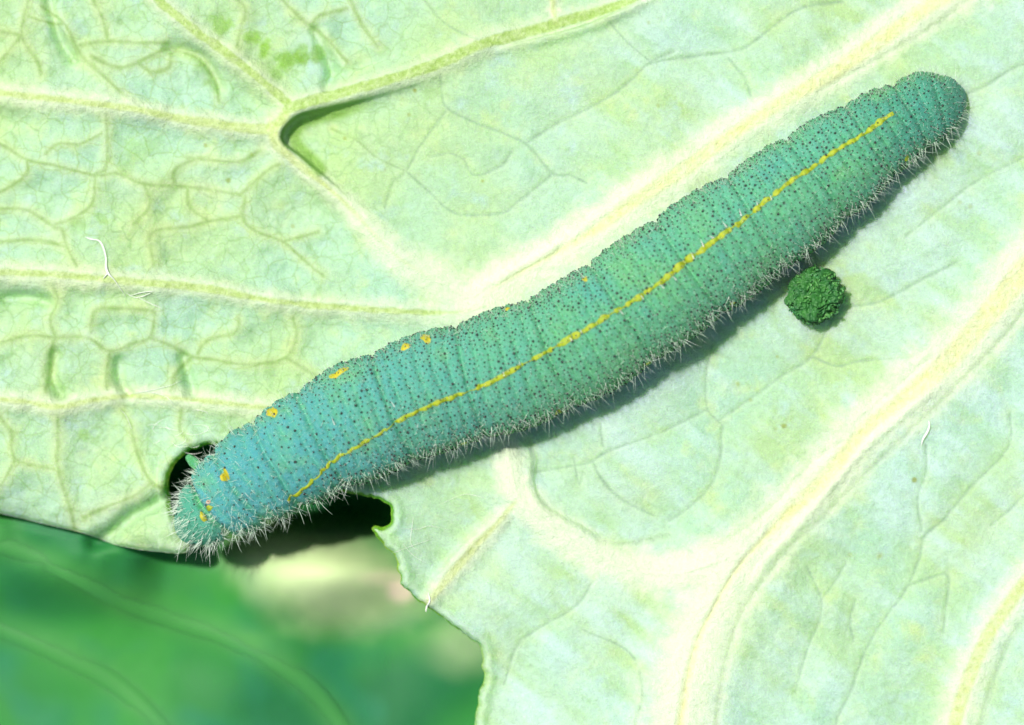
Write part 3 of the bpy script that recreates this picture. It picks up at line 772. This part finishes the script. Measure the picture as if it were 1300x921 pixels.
def frame(s_, t_):
    P, _ = body(s_, t_); P1, _ = body(s_ + 2., t_); P2, _ = body(s_, t_ + .04)
    a = P1 - P; a /= np.linalg.norm(a, axis=1)[:, None]; b = P2 - P; b /= np.linalg.norm(b, axis=1)[:, None]
    nn = np.cross(b, a); nn /= np.linalg.norm(nn, axis=1)[:, None]
    # keep the normal pointing away from the body axis
    c = P.copy(); c[:, 0] = np.interp(s_, sl, wx(S[:, 0])); c[:, 1] = np.interp(s_, sl, wy(S[:, 1])); c[:, 2] = np.interp(s_, sl, ZC)
    sg = np.sign(np.sum(nn * (P - c), 1)); nn *= sg[:, None]
    b = np.cross(nn, a)
    return P, a, b, nn
P, ta, tb, tn = frame(pts[:, 0], pts[:, 1])
def warts(sel, mat, name):
    p, a, b, nn, z_ = P[sel], ta[sel], tb[sel], tn[sel], size[sel]
    m = 7; ang = np.linspace(0, 2 * math.pi, m, endpoint=False)
    base = p[:, None] + (a[:, None] * np.cos(ang)[None, :, None] + b[:, None] * np.sin(ang)[None, :, None]) * z_[:, None, None] * 1.05 - nn[:, None] * .004
    mid = p[:, None] + (a[:, None] * np.cos(ang)[None, :, None] + b[:, None] * np.sin(ang)[None, :, None]) * z_[:, None, None] * .75 + nn[:, None] * (z_ * .65)[:, None, None]
    tip = p[:, None] + nn[:, None] * (z_ * 1.0)[:, None, None]
    Vw = np.concatenate([base, mid, tip], 1); N = len(p); nv = 2 * m + 1
    j = np.arange(m); f1 = np.stack([j, (j + 1) % m, m + (j + 1) % m], 1); f2 = np.stack([j, m + (j + 1) % m, m + j], 1); f3 = np.stack([m + j, m + (j + 1) % m, np.full(m, 2 * m)], 1)
    ff = np.vstack([f1, f2, f3])
    F = (ff[None] + (np.arange(N) * nv)[:, None, None]).reshape(-1, 3)
    o = mesh_np(name, Vw.reshape(-1, 3) - C0, F, mat, cat); o['kind'] = 'stuff'
warts(size > .0110, M_DOT, 'black_warts'); warts(size <= .0110, M_BROWN, 'brown_warts')

# hairs: three-sided tapering tubes
def hairs(p, d0, d1, length, rad, mat, name, parent, origin, stuff=True, K=5):
    """p roots, d0 starting directions, d1 sideways bend, arrays"""
    N = len(p); t = np.linspace(0, 1, K)
    c = p[:, None] + d0[:, None] * (length[:, None] * t)[..., None] + d1[:, None] * (length[:, None] * t ** 2 * .5)[..., None]
    ref = np.where(np.abs(d0[:, 2:3]) > .9, np.array([[1., 0, 0]]), np.array([[0, 0, 1.]]))
    e1 = np.cross(d0, ref); e1 /= np.linalg.norm(e1, axis=1)[:, None]; e2 = np.cross(d0, e1)
    ang = np.array([0, 2.094, 4.189])
    rr = rad[:, None] * (1 - t * .8)
    off = (e1[:, None, None] * np.cos(ang)[None, None, :, None] + e2[:, None, None] * np.sin(ang)[None, None, :, None]) * rr[:, :, None, None]
    Vh = (c[:, :, None] + off).reshape(-1, 3)
    k = np.arange(K - 1)[:, None]; j = np.arange(3)[None]
    ff = np.stack([k * 3 + j, k * 3 + (j + 1) % 3, (k + 1) * 3 + (j + 1) % 3, (k + 1) * 3 + j], -1).reshape(-1, 4)
    F = (ff[None] + (np.arange(N) * 3 * K)[:, None, None]).reshape(-1, 4)
    o = mesh_np(name, Vh - origin, F, mat, parent)
    if stuff: o['kind'] = 'stuff'
    return o

def unit(a): return a / np.linalg.norm(a, axis=1)[:, None]
# short hairs on every wart
N = len(pts)
jit = RNG.normal(0, .35, (N, 3))
d0 = unit(tn + jit * .8 - ta * .15)
ln = RNG.uniform(.05, .13, N) * (1 + .3 * sstep(.9, 1.5, np.abs(pts[:, 1])))
kh = (np.abs(pts[:, 1]) < 1.2) | (RNG.uniform(0, 1, N) < .22)
hairs(P[kh], d0[kh], (RNG.normal(0, .3, (N, 3)) + [0, 0, -.2])[kh], ln[kh], np.full(int(kh.sum()), .0023), M_HAIR, 'short_hair', cat, C0)
# long fringe low on both flanks, round the head and the rear
NF = 900
sf = RNG.uniform(6, LEN - 4, NF); side = np.where(RNG.uniform(0, 1, NF) < .55, 1, -1)
tf = side * RNG.uniform(.95, 1.45, NF)
Pf, a_, b_, n_ = frame(sf, tf)
ends = np.maximum(sstep(130, 30, sf), sstep(LEN - 120, LEN - 20, sf))
lf = RNG.uniform(.07, .24, NF) * (1 + .25 * ends) * np.where(side < 0, .85, 1)
d0 = unit(n_ * 1.0 + RNG.normal(0, .28, (NF, 3)) + np.array([0, 0, -.05]) + a_ * RNG.normal(0, .25, (NF, 1)))
hairs(Pf, d0, RNG.normal(0, .22, (NF, 3)) + [0, 0, -.45], lf, RNG.uniform(.0020, .0036, NF), M_HAIR, 'fringe_hair', cat, C0)
# whiskery head and thorax
NH = 800
sh = RNG.uniform(2, 150, NH) ** 1.0; th_ = RNG.uniform(-1.9, 1.9, NH)
keep_ = RNG.uniform(0, 1, NH) < (.35 + .65 * sstep(140, 20, sh)); sh = sh[keep_]; th_ = th_[keep_]; NH = len(sh)
Ph, a_, b_, n_ = frame(sh, th_)
out_ = n_ - a_ * (.8 * sstep(70, 0, sh))[:, None]
hairs(Ph, unit(out_ + RNG.normal(0, .3, (NH, 3))), RNG.normal(0, .3, (NH, 3)) + [0, 0, -.3], RNG.uniform(.06, .20, NH), RNG.uniform(.0024, .0042, NH), M_HAIR, 'head_hair', cat, C0)
# white strokes drawn as glints of skin between the pieces of the yellow line
gl = [(738,425),(724,433),(842,366),(858,356),(815,380),(790,398),(880,331),(893,314),(905,304),(920,290),(940,277),(978,255),(660,464),(502,516),(530,540),(427,540),(960,262),(640,478)]
gp = np.array([inv(x + RNG.uniform(-1, 1), y + RNG.uniform(-1, 1)) for x, y in gl])
Pg, a_, b_, n_ = frame(gp[:, 0], gp[:, 1])
hairs(Pg, unit(b_ * 1.0 + a_ * RNG.normal(-.1, .25, (len(gp), 1)) + n_ * .25), n_ * -.3, RNG.uniform(.05, .11, len(gp)), RNG.uniform(.008, .013, len(gp)), M_SILK, 'glint_stroke', cat, C0)
# long whiskers hanging past the head
wk = [(232,688,-12,.30),(262,690,4,.30),(300,684,5,.26),(322,676,7,.27),(336,668,2,.22),(270,692,-6,.18),(288,688,-4,.2),(375,642,16,.2),(402,634,18,.22)]
rp = []; rd = []
for x, y, dxx, l_ in wk:
    s0, _t = inv(x, y); p_, _a, _b, _n = frame(np.array([s0]), np.array([1.45])); rp.append(p_[0]); v = np.array([dxx / 30., -1, -.25]); rd.append(v / np.linalg.norm(v))
hairs(np.array(rp), np.array(rd), RNG.normal(0, .2, (len(rp), 3)), np.array([q_[3] for q_ in wk]), np.full(len(rp), .0065), M_HAIR, 'whisker', cat, C0)

# eyes: a small cluster of dark beads on each side of the head; a pink breathing pore
def bead(name, s0, t0, r_, mat, flat=.6, parent=cat):
    p, a, b, nn = frame(np.array([s0]), np.array([t0]))
    p, a, b, nn = p[0], a[0], b[0], nn[0]
    u = np.linspace(0, math.pi, 7); v = np.linspace(0, 2 * math.pi, 12, endpoint=False)
    U, W_ = np.meshgrid(u, v, indexing='ij')
    Q = p + (np.sin(U) * np.cos(W_))[..., None] * a * r_ + (np.sin(U) * np.sin(W_))[..., None] * b * r_ + np.cos(U)[..., None] * nn * r_ * flat
    return mesh_np(name, Q.reshape(-1, 3) - C0, gridfaces(7, 12, True), mat, parent)
for sd_ in (-1, 1):
    for ds, dt in ((10, .95), (13, 1.15), (17, 1.30), (14, 1.5), (20, 1.05)):
        bead('eye', ds, sd_ * dt, .014, M_DOT)
M_PORE = simple('pore', (0.62, 0.42, 0.34), .4, (0.45, 0.32, 0.22), 30)
s0, t0 = inv(267, 637); bead('breathing_pore', s0, t0, .032, M_PORE, .45); bead('pore_opening', s0, t0, .014, M_DOT, 1.3)
# legs: three pairs of jointed thoracic legs, four pairs of fleshy prolegs and the rear claspers
def leg(name, s0, side, length, r0, r1, out):
    p, a, b, nn = frame(np.array([s0]), np.array([side * 2.15])); p, a, b, nn = p[0], a[0], b[0], nn[0]
    lat = np.array([nn[0], nn[1], 0]); lat /= np.linalg.norm(lat) + 1e-9
    K, m = 12, 14; tt = np.linspace(0, 1, K)
    cz = np.array([p + lat * out * math.sin(q_ * 2.0) - np.array([0, 0, 1]) * length * q_ - nn * .05 * (1 - q_) for q_ in tt])
    rad = r0 + (r1 - r0) * tt; rad[-1] *= .55; rad = rad * (1 + .08 * np.sin(tt * 18))
    ang = np.linspace(0, 2 * math.pi, m, endpoint=False)
    Q = cz[:, None] + (np.array([1, 0, 0])[None, None] * np.cos(ang)[None, :, None] + np.array([0, 1, 0])[None, None] * np.sin(ang)[None, :, None]) * rad[:, None, None]
    Q = np.concatenate([Q.reshape(-1, 3), cz[-1:] - [0, 0, .01]])
    F = gridfaces(K, m, True); j = np.arange(m); F2 = np.stack([(K - 1) * m + j, np.full(m, K * m), np.full(m, K * m), (K - 1) * m + (j + 1) % m], 1)
    o = np.ones(len(Q))
    me_ = mesh_np(name, Q - C0, F, M_SKIN, cat, {'headward_sky': o * .5, 'rear': o * 0, 'green_shade': o * .8, 'furrow': o * 0})
for k_ in (1, 2, 3):
    for sd_ in (-1, 1): leg('leg', (sb[k_] + sb[k_ + 1]) / 2, sd_, *((.16, .08, .04, .26) if (k_, sd_) == (1, -1) else (.26, .07, .022, .06)))
for k_ in (6, 7, 8, 9):
    for sd_ in (-1, 1): leg('proleg', (sb[k_] + sb[k_ + 1]) / 2, sd_, .20, .13, .11, .04)
for sd_ in (-1, 1): leg('rear_proleg', LEN - 55, sd_, .20, .12, .10, .03)

# ------------------------------------------------------------------ the droppings pellet
def pellet():
    cx, cy = 1034, 376
    z0 = float(field(Z, cx, cy))
    root = empty('droppings_pellet', (wx(cx), wy(cy), z0))
    tag(root, 'small rough dark green dropping lying on the leaf below the caterpillar', 'dropping')
    nu, nv = 90, 150
    u = np.linspace(0.001, math.pi - .001, nu)[:, None]; v = np.linspace(0, 2 * math.pi, nv, endpoint=False)[None]
    out = np.interp((v % (2 * math.pi)), np.radians([0, 35, 65, 95, 130, 165, 195, 225, 262, 290, 325, 360]), [.335, .335, .335, .36, .335, .34, .37, .345, .365, .33, .31, .335])
    def lump(sc, seed): return vnoise(np.cos(v) * np.sin(u) * 100 + 50 * np.cos(u), np.sin(v) * np.sin(u) * 100, sc, seed)
    ridg = 1 - np.abs(lump(11, 501)); rg2 = 1 - np.abs(lump(6, 502))
    rad = out * .98 * (1 + .10 * (ridg - .6) + .05 * (rg2 - .6) + .16 * lump(26, 503))
    sx = np.sin(u) ** .75
    x = rad * sx * np.cos(v); y = rad * sx * np.sin(v); z = .20 + rad * .52 * np.cos(u) + .035 * ridg - .02
    mesh_np('pellet', np.stack([x.ravel(), y.ravel(), z.ravel()], 1), gridfaces(nu, nv, True), M_FRASS, root)
    # crumbs of chewed leaf pressed into its surface
    rs = np.random.default_rng(5); Vs = []; Fs_ = []
    for k in range(210):
        a = rs.uniform(0, 2 * math.pi); e = math.acos(rs.uniform(-.1, 1))
        r_ = float(np.interp(a, np.radians([0, 35, 65, 95, 130, 165, 195, 225, 262, 290, 325, 360]), [.335, .335, .335, .36, .335, .34, .37, .345, .365, .33, .31, .335]))
        c = np.array([r_ * math.sin(e) ** .75 * math.cos(a), r_ * math.sin(e) ** .75 * math.sin(a), .20 + r_ * .52 * math.cos(e) - .015])
        q_ = rs.normal(0, 1, (8, 3)); q_ /= np.linalg.norm(q_, axis=1)[:, None]
        cube = np.array([[i, j, l] for i in (-1, 1) for j in (-1, 1) for l in (-1, 1)], float) * [rs.uniform(.012, .055), rs.uniform(.006, .020), rs.uniform(.004, .010)]
        A = np.linalg.qr(rs.normal(0, 1, (3, 3)))[0]
        cube = cube @ A + q_ * .004 + c
        b = len(Vs) * 8
        Vs.append(cube); Fs_.append(np.array([[0, 1, 3, 2], [4, 6, 7, 5], [0, 4, 5, 1], [2, 3, 7, 6], [0, 2, 6, 4], [1, 5, 7, 3]]) + b)
    o = mesh_np('leaf_crumbs', np.vstack(Vs), np.vstack(Fs_), M_FRASS2, root, smooth=False); o['kind'] = 'stuff'
pellet()

# ------------------------------------------------------------------ silk and flecks
def thread_verts(pts, r_, lift=.02, m=5, step=3):
    P2 = catmull(pts, step); z = field(Z, P2[:, 0], P2[:, 1]) + lift
    c = np.stack([wx(P2[:, 0]), wy(P2[:, 1]), z], 1)
    tt = np.gradient(c, axis=0); tt /= np.linalg.norm(tt, axis=1)[:, None]
    sidev = np.cross(tt, [0, 0, 1.]); sidev /= np.linalg.norm(sidev, axis=1)[:, None]; upv = np.cross(sidev, tt)
    ang = np.linspace(0, 2 * math.pi, m, endpoint=False)
    rr = r_ * np.sin(np.linspace(.15, math.pi - .15, len(c))) ** .6
    if P2.shape[1] > 2: rr = P2[:, 2] / 100
    V_ = c[:, None] + (sidev[:, None] * np.cos(ang)[None, :, None] + upv[:, None] * np.sin(ang)[None, :, None]) * rr[:, None, None]
    return V_.reshape(-1, 3), gridfaces(len(c), m, True)
def threads(name, lists, r_, label, cat_, lift=.02):
    Vs, Fs_, b = [], [], 0
    for l_ in lists:
        v, f_ = thread_verts(l_, r_, lift); Vs.append(v); Fs_.append(f_ + b); b += len(v)
    Vs = np.vstack(Vs); c = Vs.mean(0)
    o = mesh_np(name, Vs - c, np.vstack(Fs_), M_SILK); o.location = c
    tag(o, label, cat_)
threads('silk_strand', [[(108,301,.3),(116,304,.9),(126,306,1.1),(132,315,1.3),(135,328,1.2),(136,340,1.6),(140,349,1.5),(146,355,.6),(156,370,.4),(160,377,.3)], [(138,348,.8),(133,354,.5)]], .01,
        'bright white crooked silk strand on the leaf at the left', 'silk')
rs = random.Random(3)
def loops(x, y, n_, span):
    out = []
    for k in range(n_):
        a = rs.uniform(0, 6.28); cx = x + rs.uniform(-span, span); cy = y + rs.uniform(-span, span) * .7; r_ = rs.uniform(8, 24); q0 = rs.uniform(.6, 2.2)
        out.append([(cx + r_ * math.cos(a + q_) * (1 + .15 * math.sin(q_ * 3)), cy + r_ * .7 * math.sin(a + q_)) for q_ in np.linspace(0, q0, 5)])
    return out
threads('silk_web', loops(222, 540, 14, 32) + [[(160,501),(185,497),(215,490),(232,482)],[(185,497),(210,503),(222,515)],[(152,520),(160,530),(166,545)]], .0033, 'fine loose tangle of white silk on the leaf just above the head', 'silk')
threads('silk_web', [[(160,372),(172,378),(184,376),(195,371)],[(176,378),(188,384),(206,392)],[(165,376),(180,372),(197,370)]] , .005, 'few thin silk hairs below the left rib under the crooked strand', 'silk')
threads('silk_web', [[(505,670),(530,672),(545,668),(570,673)],[(498,702),(520,694),(550,684)],[(512,690),(525,705),(540,714)],[(525,655),(522,690),(535,700)],[(560,640),(590,628),(620,634)]], .0028, 'sparse white silk hairs on the lobe beside the chewed notch', 'silk')
threads('pale_fleck', [[(1178,534,.4),(1179,541,1.4),(1176,550,1.6),(1171,558,1.2),(1169,566,.4)]], .01, 'cream upright fleck on the leaf beside the thick right vein', 'fleck')
threads('pale_fleck', [[(544,752,.5),(546,762,1.2),(542,770,1.4),(541,776,.8)]], .01, 'torn cream vein end sticking out of the chewed edge', 'fleck', .01)
